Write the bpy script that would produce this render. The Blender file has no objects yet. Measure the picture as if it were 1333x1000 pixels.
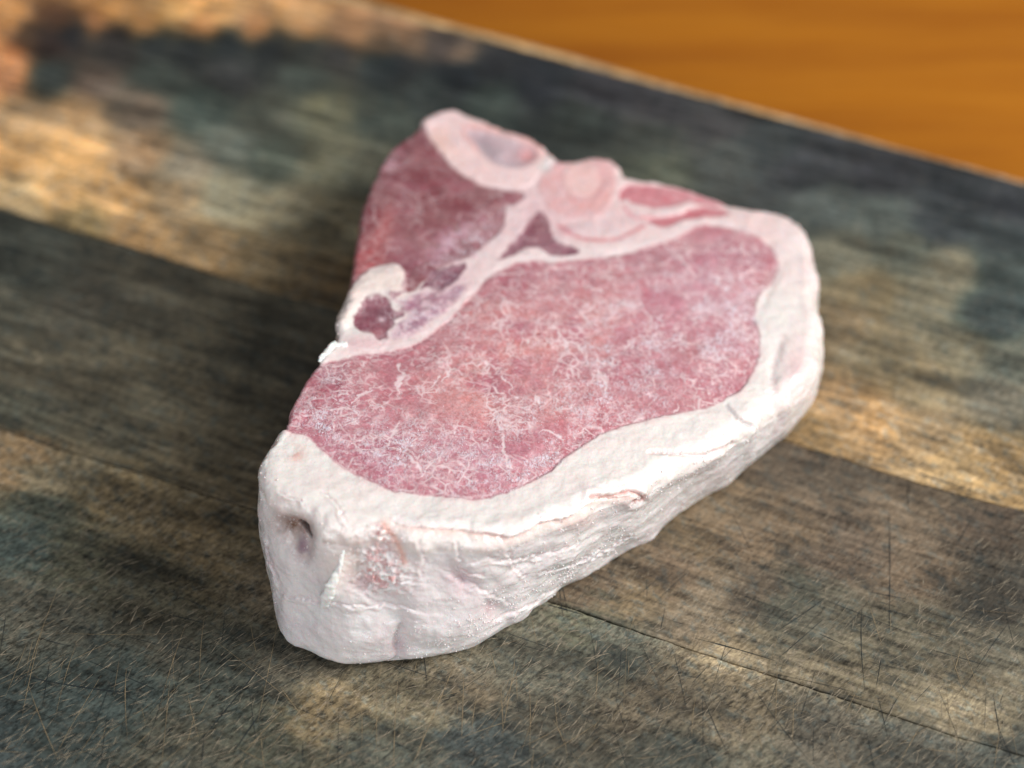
import bpy, math, random
import numpy as np
from mathutils import Vector
R = math.radians
rng = np.random.default_rng(7)
random.seed(7)
sc = bpy.context.scene

# ------------------------------------------------------------------ camera
PITCH = R(45.0); F = 2400.0; DIST = 0.62; PW, PH = 1333.0, 1000.0
CAM = np.array([0.0, -DIST*math.cos(PITCH), DIST*math.sin(PITCH)])
FWD = np.array([0.0, math.cos(PITCH), -math.sin(PITCH)])
UP = np.array([0.0, math.sin(PITCH), math.cos(PITCH)])
cam_data = bpy.data.cameras.new('camera')
cam = bpy.data.objects.new('camera', cam_data)
sc.collection.objects.link(cam)
cam.location = CAM
cam.rotation_euler = (R(90)-PITCH, 0, 0)
cam_data.sensor_width = 36.0
cam_data.lens = F/PW*36.0
cam_data.clip_start = 0.01
cam_data.clip_end = 100
cam_data.dof.use_dof = True
cam_data.dof.focus_distance = 0.538
cam_data.dof.aperture_fstop = 4.4
cam_data.dof.aperture_blades = 0
sc.camera = cam

# ------------------------------------------------------------------ light
sc.view_settings.view_transform = 'Standard'
sc.view_settings.look = 'None'
sc.view_settings.exposure = 0.0
sc.view_settings.gamma = 1.0
world = bpy.data.worlds.new("World"); sc.world = world
world.use_nodes = True
bg = world.node_tree.nodes['Background']
bg.inputs[0].default_value = (0.80, 0.90, 1.0, 1)
bg.inputs[1].default_value = 0.12

def area(name, loc, target, sx, sy, power, col):
    l = bpy.data.lights.new(name, 'AREA'); l.shape = 'RECTANGLE'; l.size = sx; l.size_y = sy
    l.energy = power; l.color = col
    o = bpy.data.objects.new(name, l); sc.collection.objects.link(o)
    o.location = loc
    d = Vector(target)-Vector(loc)
    o.rotation_euler = d.to_track_quat('-Z', 'Y').to_euler()
    return o
area('window_light', (1.36, -0.14, 1.12), (0, 0, 0), 0.70, 0.8, 42, (1.0, 0.975, 0.94))
area('front_fill_light', (-0.30, -1.38, 0.72), (0, 0, 0), 0.7, 0.6, 12.5, (0.95, 0.97, 1.0))  # added fill, no real lamp: brightens the front fat and gives it glints
sc.cycles.use_denoising = True
sc.cycles.max_bounces = 6
sc.cycles.sample_clamp_indirect = 4

# ------------------------------------------------------------------ helpers
def unproj(px, py, z=0.0):
    px = np.asarray(px, float); py = np.asarray(py, float)
    u = (px-PW/2)/F; v = (py-PH/2)/F
    d = FWD[None, :] + u.reshape(-1, 1)*np.array([[1.0, 0, 0]]) - v.reshape(-1, 1)*UP[None, :]
    z = np.broadcast_to(np.asarray(z, float).reshape(-1) if np.ndim(z) else np.full(len(d), z), (len(d),))
    t = (z-CAM[2])/d[:, 2]
    return CAM[None, :]+d*t[:, None]
def proj(P):
    q = P-CAM
    dep = q@FWD
    return PW/2+F*q[..., 0]/dep, PH/2-F*(q@UP)/dep
def lin(c):
    c = np.asarray(c, float)/255.0
    return np.where(c <= 0.04045, c/12.92, ((c+0.055)/1.055)**2.4)
def sstep(a, b, x):
    t = np.clip((x-a)/(b-a), 0, 1); return t*t*(3-2*t)
def hash3(ix, iy, iz, seed):
    h = (ix.astype(np.int64)*73856093) ^ (iy.astype(np.int64)*19349663) ^ (iz.astype(np.int64)*83492791) ^ (seed*2654435)
    h = (h ^ (h >> 13))*1274126177 & 0xFFFFFFFF
    h = (h ^ (h >> 16))*2246822519 & 0xFFFFFFFF
    h = h ^ (h >> 15)
    return (h & 0xFFFFFF)/float(0xFFFFFF)*2-1
def vnoise(P, scale, seed=0):
    q = P*scale+1000.0
    i = np.floor(q); f = q-i; f = f*f*f*(f*(f*6-15)+10)
    ix, iy, iz = i[..., 0], i[..., 1], i[..., 2]
    r = 0
    for dx in (0, 1):
        for dy in (0, 1):
            for dz in (0, 1):
                w = (f[..., 0] if dx else 1-f[..., 0])*(f[..., 1] if dy else 1-f[..., 1])*(f[..., 2] if dz else 1-f[..., 2])
                r = r+w*hash3(ix+dx, iy+dy, iz+dz, seed)
    return r
def fbm(P, scale, octs=4, seed=0, gain=0.5):
    r = 0; a = 1; n = 0
    for o in range(octs):
        r = r+a*vnoise(P+o*3.71, scale, seed+o*17); n += a; a *= gain; scale *= 2.03
    return r/n
def catmull(pts, n, closed=True):
    pts = np.asarray(pts, float); m = len(pts)
    L = m if closed else m-1
    idx = np.linspace(0, L, n, endpoint=not closed)
    i = np.minimum(np.floor(idx).astype(int), L-1); t = (idx-i)[:, None]
    g = (lambda k: pts[k % m]) if closed else (lambda k: pts[np.clip(k, 0, m-1)])
    p0, p1, p2, p3 = g(i-1), g(i), g(i+1), g(i+2)
    return 0.5*((2*p1)+(-p0+p2)*t+(2*p0-5*p1+4*p2-p3)*t*t+(-p0+3*p1-3*p2+p3)*t**3)
def sdpoly(U, V, poly, smooth=True):
    """signed distance, negative inside"""
    poly = np.asarray(poly, float)
    if smooth: poly = catmull(poly, len(poly)*4)
    d2 = np.full(U.shape, 1e12); ins = np.zeros(U.shape, bool)
    a = poly; b = np.roll(poly, -1, 0)
    for (ax, ay), (bx, by) in zip(a, b):
        ex, ey = bx-ax, by-ay
        L = ex*ex+ey*ey+1e-9
        t = np.clip(((U-ax)*ex+(V-ay)*ey)/L, 0, 1)
        d2 = np.minimum(d2, (U-ax-t*ex)**2+(V-ay-t*ey)**2)
        c = (ay > V) != (by > V)
        if abs(ey) > 1e-9:
            ins ^= c & (U < ex*(V-ay)/ey+ax)
    d = np.sqrt(d2)
    return np.where(ins, -d, d)
def sdline(U, V, pts, smooth=True, ret_t=False):
    pts = np.asarray(pts, float)
    if smooth and len(pts) > 2: pts = catmull(pts, len(pts)*5, False)
    d2 = np.full(U.shape, 1e12); T = np.zeros(U.shape); sg = np.zeros(U.shape)
    n = len(pts)-1
    for k in range(n):
        ax, ay = pts[k]; ex, ey = pts[k+1]-pts[k]; L = ex*ex+ey*ey+1e-9
        t = np.clip(((U-ax)*ex+(V-ay)*ey)/L, 0, 1)
        dx, dy = U-ax-t*ex, V-ay-t*ey
        q = dx*dx+dy*dy
        m = q < d2
        d2 = np.where(m, q, d2); T = np.where(m, (k+t)/n, T); sg = np.where(m, np.sign(ex*dy-ey*dx), sg)
    return (np.sqrt(d2), T, sg) if ret_t else np.sqrt(d2)

def make_mesh(name, V, Fq, attrs=None, mat=None, parent=None, tris=None):
    me = bpy.data.meshes.new(name)
    nq = len(Fq); nt = 0 if tris is None else len(tris)
    me.vertices.add(len(V)); me.vertices.foreach_set('co', np.ascontiguousarray(V, dtype=np.float32).ravel())
    me.loops.add(nq*4+nt*3); me.polygons.add(nq+nt)
    loops = np.asarray(Fq, np.int32).ravel()
    starts = np.arange(nq, dtype=np.int32)*4
    if nt:
        loops = np.concatenate([loops, np.asarray(tris, np.int32).ravel()])
        starts = np.concatenate([starts, nq*4+np.arange(nt, dtype=np.int32)*3])
    me.loops.foreach_set('vertex_index', loops)
    me.polygons.foreach_set('loop_start', starts)
    me.update(calc_edges=True)
    me.polygons.foreach_set('use_smooth', np.ones(nq+nt, bool))
    for k, a in (attrs or {}).items():
        if a.ndim == 2:
            at = me.attributes.new(k, 'FLOAT_COLOR', 'POINT')
            c = np.ones((len(V), 4), np.float32); c[:, :3] = a
            at.data.foreach_set('color', c.ravel())
        else:
            at = me.attributes.new(k, 'FLOAT', 'POINT')
            at.data.foreach_set('value', a.astype(np.float32))
    if mat: me.materials.append(mat)
    o = bpy.data.objects.new(name, me); sc.collection.objects.link(o)
    if parent: o.parent = parent
    return o

class NT:
    def __init__(self, name):
        self.m = bpy.data.materials.new(name); self.m.use_nodes = True
        self.t = self.m.node_tree; self.t.nodes.clear()
    def n(self, typ, _in=None, **kw):
        nd = self.t.nodes.new(typ)
        for k, v in kw.items(): setattr(nd, k, v)
        for k, v in (_in or {}).items():
            s = nd.inputs[k]
            if hasattr(v, 'is_linked') or isinstance(v, bpy.types.NodeSocket): self.t.links.new(v, s)
            else: s.default_value = v
        return nd
    def math(self, op, a, b=0.0, c=0.0, clamp=False):
        nd = self.n('ShaderNodeMath', {0: a, 1: b, 2: c}, operation=op); nd.use_clamp = clamp
        return nd.outputs[0]
    def smooth(self, x, a, b, lo=0.0, hi=1.0):
        nd = self.n('ShaderNodeMapRange', {0: x, 1: a, 2: b, 3: lo, 4: hi}, interpolation_type='SMOOTHSTEP')
        return nd.outputs[0]
    def mix(self, f, a, b, mode='MIX'):
        nd = self.n('ShaderNodeMix', data_type='RGBA', blend_type=mode)
        for i, v in ((0, f), (6, a), (7, b)):
            s = nd.inputs[i]
            if isinstance(v, bpy.types.NodeSocket): self.t.links.new(v, s)
            else: s.default_value = v if i == 0 or len(v) == 4 else (*v, 1)
        return nd.outputs[2]
    def attr(self, name, col=False):
        return self.n('ShaderNodeAttribute', attribute_name=name).outputs[0 if col else 2]
    def noise(self, vec, scale, detail=4, rough=0.55, dist=0.0):
        return self.n('ShaderNodeTexNoise', {'Vector': vec, 'Scale': scale, 'Detail': detail, 'Roughness': rough, 'Distortion': dist}).outputs[0]
    def mapping(self, vec, rot=(0, 0, 0), scale=(1, 1, 1), loc=(0, 0, 0)):
        return self.n('ShaderNodeMapping', {'Vector': vec, 'Rotation': rot, 'Scale': scale, 'Location': loc}).outputs[0]
    def out(self, sh):
        o = self.n('ShaderNodeOutputMaterial'); self.t.links.new(sh, o.inputs[0]); return self.m

# ------------------------------------------------------------------ materials
def tissue(name):
    N = NT(name)
    co = N.n('ShaderNodeTexCoord').outputs['Object']
    base = N.attr('tint', True); lean = N.attr('lean'); frost = N.attr('frost'); vein = N.attr('vein')
    warp = N.n('ShaderNodeTexNoise', {'Vector': co, 'Scale': 260.0, 'Detail': 1.0}).outputs[1]
    wv = N.n('ShaderNodeVectorMath', {0: warp, 1: (0.5, 0.5, 0.5)}, operation='SUBTRACT').outputs[0]
    wv = N.n('ShaderNodeVectorMath', {0: wv, 3: 0.0016}, operation='SCALE').outputs[0]
    cw = N.n('ShaderNodeVectorMath', {0: co, 1: wv}, operation='ADD').outputs[0]
    def web(scale, w, thr0, thr1, ns, off):
        v = N.n('ShaderNodeTexVoronoi', {'Vector': N.mapping(cw, loc=off), 'Scale': scale, 'Randomness': 1.0}, feature='DISTANCE_TO_EDGE').outputs[0]
        l = N.smooth(v, 0.0, w, 1.0, 0.0)
        msk = N.smooth(N.noise(N.mapping(co, loc=off), ns, 3), thr0, thr1)
        return N.math('MULTIPLY', l, msk)
    w1 = web(105.0, 0.065, 0.44, 0.60, 150.0, (0.3, 0.1, 0.0))
    w2 = web(235.0, 0.12, 0.43, 0.56, 200.0, (1.3, 2.1, 0.0))
    w3 = web(560.0, 0.22, 0.46, 0.62, 300.0, (4.3, 2.7, 0.0))
    sp = N.smooth(N.noise(cw, 620.0, 3, 0.65), 0.53, 0.62)
    marb = N.math('MAXIMUM', N.math('MAXIMUM', N.math('MULTIPLY', w1, 0.9), N.math('MULTIPLY', w2, 0.95)), N.math('MAXIMUM', N.math('MULTIPLY', w3, 0.5), N.math('MULTIPLY', sp, 0.7)))
    marb = N.math('MULTIPLY', marb, N.smooth(N.noise(N.mapping(co, loc=(7, 3, 0)), 75.0, 3, 0.6), 0.34, 0.62, 0.18, 1.0))
    marb = N.math('MAXIMUM', marb, vein)
    marb = N.math('MULTIPLY', marb, lean)
    # redness drift in the lean
    drift = N.smooth(N.noise(co, 60.0, 3), 0.35, 0.65)
    b1 = N.mix(N.math('MULTIPLY', N.math('MULTIPLY', drift, lean), 0.35), base, (0.58, 0.32, 0.32, 1))
    fine = N.math('ADD', 1.0, N.math('MULTIPLY', N.math('SUBTRACT', N.noise(co, 1300.0, 2), 0.5), N.math('ADD', 0.15, N.math('MULTIPLY', lean, 0.6))))
    b1 = N.n('ShaderNodeVectorMath', {0: b1, 3: fine}, operation='SCALE').outputs[0]
    col = N.mix(N.math('MULTIPLY', marb, 0.80), b1, (0.86, 0.71, 0.72, 1))
    # frost crystals: fine broken specks
    f1 = N.smooth(N.noise(N.mapping(cw, rot=(0, 0, 0.5), scale=(1.0, 0.55, 1.0)), 1500.0, 2, 0.75), 0.44, 0.60)
    f2 = N.smooth(N.noise(co, 240.0, 3, 0.6), 0.36, 0.62)
    fr = N.math('MULTIPLY', N.math('MULTIPLY', f1, f2), frost)
    col = N.mix(N.math('MULTIPLY', fr, 0.95), col, (0.80, 0.72, 0.80, 1))
    haze_ = N.math('MULTIPLY', N.math('MULTIPLY', N.smooth(N.noise(co, 150.0, 4, 0.65), 0.35, 0.65), frost), lean)
    col = N.mix(N.math('MULTIPLY', haze_, 0.24), col, (0.76, 0.60, 0.66, 1))
    # soft mottling of the fat
    fm = N.smooth(N.noise(co, 75.0, 4, 0.6), 0.38, 0.66)
    fatw = N.math('SUBTRACT', 1.0, lean)
    col = N.mix(N.math('MULTIPLY', N.math('MULTIPLY', fm, fatw), 0.12), col, (0.78, 0.64, 0.63, 1))
    # bump: short scraped fibres, wrinkles and crystals
    st = N.noise(N.mapping(cw, rot=(0.2, 0.3, 0.6), scale=(1.0, 0.35, 1.0)), 420.0, 4, 0.6)
    wr = N.noise(cw, 130.0, 4, 0.55, 0.6)
    h = N.math('ADD', N.math('MULTIPLY', st, 0.00016), N.math('MULTIPLY', wr, 0.00030))
    h = N.math('ADD', h, N.math('MULTIPLY', N.noise(co, 1300.0, 2, 0.6), 0.00010))
    h = N.math('ADD', h, N.math('MULTIPLY', fr, 0.00022))
    h = N.math('ADD', h, N.math('MULTIPLY', marb, 0.00008))
    bump = N.n('ShaderNodeBump', {'Strength': 0.75, 'Distance': 1.0, 'Height': h}).outputs[0]
    hc = N.math('ADD', h, N.math('MULTIPLY', N.noise(cw, 700.0, 3, 0.7), 0.00035))
    cb = N.n('ShaderNodeBump', {'Strength': 1.0, 'Distance': 1.0, 'Height': hc}).outputs[0]
    rough = N.smooth(N.noise(co, 300.0, 3, 0.6), 0.35, 0.65, 0.22, 0.46)
    rough = N.math('ADD', rough, N.math('MULTIPLY', N.attr('dry'), 0.3))
    p = N.n('ShaderNodeBsdfPrincipled', {'Base Color': col, 'Roughness': rough, 'Normal': bump,
        'Subsurface Weight': N.math('MULTIPLY', N.attr('soft'), 0.55), 'Subsurface Radius': (1.0, 0.45, 0.35), 'Subsurface Scale': 0.0022,
        'Specular IOR Level': 0.5, 'Coat Weight': N.math('SUBTRACT', 0.55, N.math('MULTIPLY', lean, 0.25)), 'Coat Roughness': 0.16, 'Coat Normal': cb})
    return N.out(p.outputs[0])

GRAIN = None
def wood(name, ang):
    N = NT(name)
    co = N.n('ShaderNodeTexCoord').outputs['Object']
    base = N.attr('tint', True); raw = N.attr('raw'); near = N.attr('near')
    g = N.mapping(co, rot=(0, 0, -ang))
    def streak(scl, sc_, det=4, rg=0.65, thr=(0.3, 0.7), loc=(0, 0, 0), rot=0.0):
        v = N.mapping(N.mapping(g, rot=(0, 0, rot)), scale=scl, loc=loc)
        return N.smooth(N.noise(v, sc_, det, rg), thr[0], thr[1])
    # long grain, blotches, crosswise fibre mottling
    long_ = streak((0.10, 1.0, 1.0), 420.0, 4, 0.6, (0.32, 0.68))
    mid = streak((0.35, 1.0, 1.0), 150.0, 5, 0.62, (0.34, 0.66))
    mot = streak((1.0, 0.34, 1.0), 850.0, 4, 0.8, (0.40, 0.62), rot=0.35)
    mot2 = streak((1.0, 0.4, 1.0), 1100.0, 3, 0.7, (0.36, 0.64), rot=0.9)
    mot3 = streak((1.0, 0.12, 1.0), 820.0, 3, 0.7, (0.40, 0.72), rot=0.2, loc=(3, 1, 0))
    k = N.math('ADD', N.math('MULTIPLY', long_, N.math('SUBTRACT', 0.75, N.math('MULTIPLY', near, 0.25))), N.math('MULTIPLY', mid, 0.42))
    k = N.math('ADD', k, N.math('MULTIPLY', mot, N.math('ADD', 0.60, N.math('MULTIPLY', near, 0.45))))
    k = N.math('ADD', k, N.math('MULTIPLY', mot2, N.math('ADD', 0.30, N.math('MULTIPLY', near, 0.30))))
    k = N.math('ADD', k, 0.08)
    col = N.n('ShaderNodeVectorMath', {0: base, 3: k}, operation='SCALE').outputs[0]
    tl = streak((0.6, 1.0, 1.0), 330.0, 4, 0.7, (0.50, 0.66), rot=0.5, loc=(2, 8, 0))
    lum = N.n('ShaderNodeRGBToBW', {0: col}).outputs[0]
    teal = N.n('ShaderNodeVectorMath', {0: (0.62, 0.92, 0.92), 3: lum}, operation='SCALE').outputs[0]
    col = N.mix(N.math('MULTIPLY', tl, 0.4), col, teal)
    tn = streak((0.6, 1.0, 1.0), 500.0, 4, 0.7, (0.52, 0.68), rot=0.3, loc=(6, 1, 0))
    tan_ = N.n('ShaderNodeVectorMath', {0: (2.0, 1.6, 1.15), 3: lum}, operation='SCALE').outputs[0]
    col = N.mix(N.math('MULTIPLY', tn, 0.45), col, tan_)
    # teal-black stain left in the pores, honey wood where it is rubbed bare
    dk = streak((0.7, 1.0, 1.0), 95.0, 5, 0.7, (0.52, 0.72), rot=0.4, loc=(5, 2, 0))
    col = N.mix(N.math('MULTIPLY', dk, 0.62), col, (0.012, 0.019, 0.020, 1))
    hn = streak((1.0, 0.5, 1.0), 210.0, 5, 0.75, (0.55, 0.75), rot=0.5, loc=(9, 4, 0))
    fib = N.math('MULTIPLY', N.math('MULTIPLY', hn, N.math('MAXIMUM', mot3, 0.2)), 0.45)
    col = N.mix(fib, col, (0.20, 0.145, 0.085, 1))
    h = N.math('ADD', N.math('MULTIPLY', mot, 0.00010), N.math('MULTIPLY', mot2, 0.00006))
    h = N.math('ADD', h, N.math('MULTIPLY', mid, 0.00018))
    bump = N.n('ShaderNodeBump', {'Strength': 0.8, 'Distance': 1.0, 'Height': h}).outputs[0]
    p = N.n('ShaderNodeBsdfPrincipled', {'Base Color': col, 'Roughness': N.smooth(mot, 0, 1, 0.50, 0.72), 'Normal': bump, 'Specular IOR Level': 0.28})
    return N.out(p.outputs[0])

def plain(name, col, rough=0.6, ns=900.0, amt=0.35):
    N = NT(name)
    co = N.n('ShaderNodeTexCoord').outputs['Object']
    k = N.smooth(N.noise(co, ns, 3, 0.6), 0.3, 0.7, 1-amt, 1+amt)
    c = N.n('ShaderNodeVectorMath', {0: col, 3: k}, operation='SCALE').outputs[0]
    p = N.n('ShaderNodeBsdfPrincipled', {'Base Color': c, 'Roughness': rough, 'Specular IOR Level': 0.3})
    return N.out(p.outputs[0])

def table_wood():
    N = NT('orange_table_wood')
    co = N.n('ShaderNodeTexCoord').outputs['Object']
    v = N.mapping(co, rot=(0, 0, 0.06), scale=(0.09, 1.0, 1.0))
    a = N.smooth(N.noise(v, 60.0, 5, 0.6, 0.4), 0.3, 0.7)
    b = N.smooth(N.noise(v, 260.0, 4, 0.6), 0.3, 0.7)
    c = N.mix(a, (0.42, 0.145, 0.007, 1), (0.31, 0.092, 0.004, 1))
    c = N.mix(N.math('MULTIPLY', b, 0.3), c, (0.47, 0.18, 0.014, 1))
    bump = N.n('ShaderNodeBump', {'Strength': 0.3, 'Distance': 0.001, 'Height': b}).outputs[0]
    p = N.n('ShaderNodeBsdfPrincipled', {'Base Color': c, 'Roughness': 0.42, 'Normal': bump, 'Specular IOR Level': 0.35})
    return N.out(p.outputs[0])

# ------------------------------------------------------------------ table
def bevelled_box(name, x0, x1, y0, y1, z0, z1, b, mat, parent=None):
    import bmesh
    bm = bmesh.new()
    bmesh.ops.create_cube(bm, size=1.0)
    for v in bm.verts:
        v.co = ((x0+x1)/2+v.co.x*(x1-x0), (y0+y1)/2+v.co.y*(y1-y0), (z0+z1)/2+v.co.z*(z1-z0))
    bmesh.ops.bevel(bm, geom=bm.edges[:], offset=b, segments=3, affect='EDGES')
    me = bpy.data.meshes.new(name); bm.to_mesh(me); bm.free(); me.materials.append(mat)
    o = bpy.data.objects.new(name, me); sc.collection.objects.link(o)
    if parent: o.parent = parent
    return o
BT = 0.024      # board thickness
tab = bevelled_box('table_top', -0.9, 0.9, -0.8, 1.1, -BT-0.04, -BT, 0.004, table_wood())
tab['kind'] = 'structure'; tab['label'] = 'varnished orange wooden table top beneath the cutting board'

# ------------------------------------------------------------------ cutting board
board = bpy.data.objects.new('cutting_board', None); sc.collection.objects.link(board)
board.location = (0, 0, -BT)
board['label'] = 'weathered dark wooden cutting board with knife marks under the raw chop'
board['category'] = 'cutting board'

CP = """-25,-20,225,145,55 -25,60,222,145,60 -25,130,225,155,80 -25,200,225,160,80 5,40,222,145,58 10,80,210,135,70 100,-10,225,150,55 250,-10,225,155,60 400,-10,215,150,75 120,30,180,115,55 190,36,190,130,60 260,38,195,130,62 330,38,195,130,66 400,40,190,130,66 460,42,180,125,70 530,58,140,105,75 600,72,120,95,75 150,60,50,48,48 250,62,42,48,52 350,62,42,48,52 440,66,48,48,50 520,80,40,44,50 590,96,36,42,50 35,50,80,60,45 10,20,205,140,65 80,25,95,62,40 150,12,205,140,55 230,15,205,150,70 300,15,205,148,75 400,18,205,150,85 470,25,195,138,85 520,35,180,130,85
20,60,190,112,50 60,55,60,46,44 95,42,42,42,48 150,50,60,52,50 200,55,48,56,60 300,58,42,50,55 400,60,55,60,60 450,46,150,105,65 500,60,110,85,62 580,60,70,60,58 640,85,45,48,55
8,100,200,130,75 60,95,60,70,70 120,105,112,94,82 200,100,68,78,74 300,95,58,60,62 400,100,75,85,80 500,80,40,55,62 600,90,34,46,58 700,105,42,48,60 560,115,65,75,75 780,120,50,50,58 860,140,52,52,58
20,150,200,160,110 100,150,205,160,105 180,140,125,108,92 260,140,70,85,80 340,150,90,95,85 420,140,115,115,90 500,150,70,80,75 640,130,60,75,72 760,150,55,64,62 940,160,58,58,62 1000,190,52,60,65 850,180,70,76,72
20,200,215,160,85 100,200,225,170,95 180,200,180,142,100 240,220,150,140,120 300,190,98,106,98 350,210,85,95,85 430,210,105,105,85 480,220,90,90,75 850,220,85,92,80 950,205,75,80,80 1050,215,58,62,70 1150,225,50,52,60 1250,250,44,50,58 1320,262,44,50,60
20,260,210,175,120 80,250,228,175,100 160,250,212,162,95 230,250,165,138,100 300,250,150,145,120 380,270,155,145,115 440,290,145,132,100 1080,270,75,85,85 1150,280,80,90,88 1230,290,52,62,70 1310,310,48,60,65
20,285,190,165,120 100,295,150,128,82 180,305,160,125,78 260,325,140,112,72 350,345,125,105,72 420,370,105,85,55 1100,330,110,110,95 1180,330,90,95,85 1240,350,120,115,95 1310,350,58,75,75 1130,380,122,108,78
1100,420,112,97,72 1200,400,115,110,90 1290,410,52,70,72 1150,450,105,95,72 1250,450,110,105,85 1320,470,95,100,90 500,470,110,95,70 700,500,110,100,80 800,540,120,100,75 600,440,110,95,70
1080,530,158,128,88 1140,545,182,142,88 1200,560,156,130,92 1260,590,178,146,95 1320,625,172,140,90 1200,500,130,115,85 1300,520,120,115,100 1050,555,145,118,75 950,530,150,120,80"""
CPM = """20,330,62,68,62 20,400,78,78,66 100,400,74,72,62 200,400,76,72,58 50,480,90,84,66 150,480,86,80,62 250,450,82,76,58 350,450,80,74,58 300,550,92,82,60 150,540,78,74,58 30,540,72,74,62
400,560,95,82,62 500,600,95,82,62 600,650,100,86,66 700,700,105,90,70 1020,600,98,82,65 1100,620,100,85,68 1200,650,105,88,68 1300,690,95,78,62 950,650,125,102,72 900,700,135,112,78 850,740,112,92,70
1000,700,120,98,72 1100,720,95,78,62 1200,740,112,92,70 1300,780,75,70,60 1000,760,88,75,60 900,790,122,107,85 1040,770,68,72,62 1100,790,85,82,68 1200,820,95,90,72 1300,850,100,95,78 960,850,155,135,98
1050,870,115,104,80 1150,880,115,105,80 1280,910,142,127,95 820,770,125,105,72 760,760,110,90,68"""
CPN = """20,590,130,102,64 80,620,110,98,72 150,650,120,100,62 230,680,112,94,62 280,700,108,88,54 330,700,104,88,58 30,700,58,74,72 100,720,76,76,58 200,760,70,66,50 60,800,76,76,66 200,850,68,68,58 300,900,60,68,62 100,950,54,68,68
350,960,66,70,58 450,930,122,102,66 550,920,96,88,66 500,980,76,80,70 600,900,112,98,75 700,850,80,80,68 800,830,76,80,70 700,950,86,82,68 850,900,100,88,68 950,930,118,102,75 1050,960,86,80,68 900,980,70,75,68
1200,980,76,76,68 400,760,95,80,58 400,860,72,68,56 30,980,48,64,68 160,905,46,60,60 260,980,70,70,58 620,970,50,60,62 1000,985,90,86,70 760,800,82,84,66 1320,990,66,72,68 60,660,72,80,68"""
def parse(s): return np.array([[float(x) for x in t.split(',')] for t in s.split()])
def shade(pts, U, V, sig=30.0, extra=None):
    W = np.ones(len(pts))
    if extra is not None: W = np.concatenate([W, np.full(len(extra), 0.5)]); pts = np.concatenate([pts, extra])
    C = lin(pts[:, 2:5]); num = np.zeros(U.shape+(3,)); den = np.zeros(U.shape)
    for (x, y), c, w0 in zip(pts[:, :2], C, W):
        d2 = (U-x)**2+1.7*(V-y)**2
        w = w0/(d2+sig**2)**2.6
        num += w[..., None]*np.log(c+1e-3); den += w
    return np.exp(num/den[..., None])
# seams as straight lines on the board top
S1 = unproj([470, 1333], [8, 240], 0)[:, :2]       # far edge, inside of the pale bevel
S2 = unproj([180, 430, 1010, 1333], [322, 402, 572, 662], 0)[:, :2]
S3 = unproj([0, 330, 710, 1333], [556, 658, 785, 982], 0)[:, :2]
def fit(p): return np.polyfit(p[:, 0], p[:, 1], 1)
e1, e2, e3 = fit(S1), fit(S2), fit(S3)
ANG = math.atan(e2[0])
X0, X1 = -0.26, 0.30
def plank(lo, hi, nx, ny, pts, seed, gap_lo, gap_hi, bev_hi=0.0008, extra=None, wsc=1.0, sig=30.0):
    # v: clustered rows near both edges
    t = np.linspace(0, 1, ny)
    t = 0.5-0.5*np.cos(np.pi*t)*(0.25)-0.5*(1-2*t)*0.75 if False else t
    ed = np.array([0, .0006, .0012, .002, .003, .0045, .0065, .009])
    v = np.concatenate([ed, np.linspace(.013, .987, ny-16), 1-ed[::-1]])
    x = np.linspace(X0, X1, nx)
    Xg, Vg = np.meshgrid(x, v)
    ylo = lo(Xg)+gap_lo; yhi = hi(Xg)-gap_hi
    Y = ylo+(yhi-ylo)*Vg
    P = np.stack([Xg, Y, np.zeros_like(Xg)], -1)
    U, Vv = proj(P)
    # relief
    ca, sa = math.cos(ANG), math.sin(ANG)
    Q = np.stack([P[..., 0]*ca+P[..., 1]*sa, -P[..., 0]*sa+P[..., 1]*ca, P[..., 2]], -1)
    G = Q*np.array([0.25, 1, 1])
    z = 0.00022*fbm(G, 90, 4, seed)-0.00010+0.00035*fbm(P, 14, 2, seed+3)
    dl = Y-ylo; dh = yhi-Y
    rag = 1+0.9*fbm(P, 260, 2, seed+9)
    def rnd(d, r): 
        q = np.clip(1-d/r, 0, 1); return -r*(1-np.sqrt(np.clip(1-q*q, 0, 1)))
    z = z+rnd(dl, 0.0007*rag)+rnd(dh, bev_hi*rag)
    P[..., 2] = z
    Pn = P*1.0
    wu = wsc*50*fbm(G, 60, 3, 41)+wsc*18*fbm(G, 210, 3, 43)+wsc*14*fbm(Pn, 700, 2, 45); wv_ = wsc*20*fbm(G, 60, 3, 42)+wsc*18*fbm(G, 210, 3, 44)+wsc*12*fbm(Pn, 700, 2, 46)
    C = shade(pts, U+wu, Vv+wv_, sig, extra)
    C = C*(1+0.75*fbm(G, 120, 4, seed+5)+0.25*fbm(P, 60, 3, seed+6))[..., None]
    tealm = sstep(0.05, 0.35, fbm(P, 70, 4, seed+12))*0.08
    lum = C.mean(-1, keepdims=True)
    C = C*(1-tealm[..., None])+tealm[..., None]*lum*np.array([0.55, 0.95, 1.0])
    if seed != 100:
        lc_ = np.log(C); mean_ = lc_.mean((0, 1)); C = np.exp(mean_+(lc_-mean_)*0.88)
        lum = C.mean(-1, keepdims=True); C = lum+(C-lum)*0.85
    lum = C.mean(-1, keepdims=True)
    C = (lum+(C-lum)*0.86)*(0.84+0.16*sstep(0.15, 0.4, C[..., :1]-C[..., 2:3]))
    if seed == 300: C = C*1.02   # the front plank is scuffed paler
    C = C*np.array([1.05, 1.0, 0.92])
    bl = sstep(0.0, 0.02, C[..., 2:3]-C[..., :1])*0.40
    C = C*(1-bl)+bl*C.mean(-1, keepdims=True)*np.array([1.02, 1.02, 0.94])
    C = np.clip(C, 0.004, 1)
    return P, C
wood_mat = wood('stained_board_wood', ANG)
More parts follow.
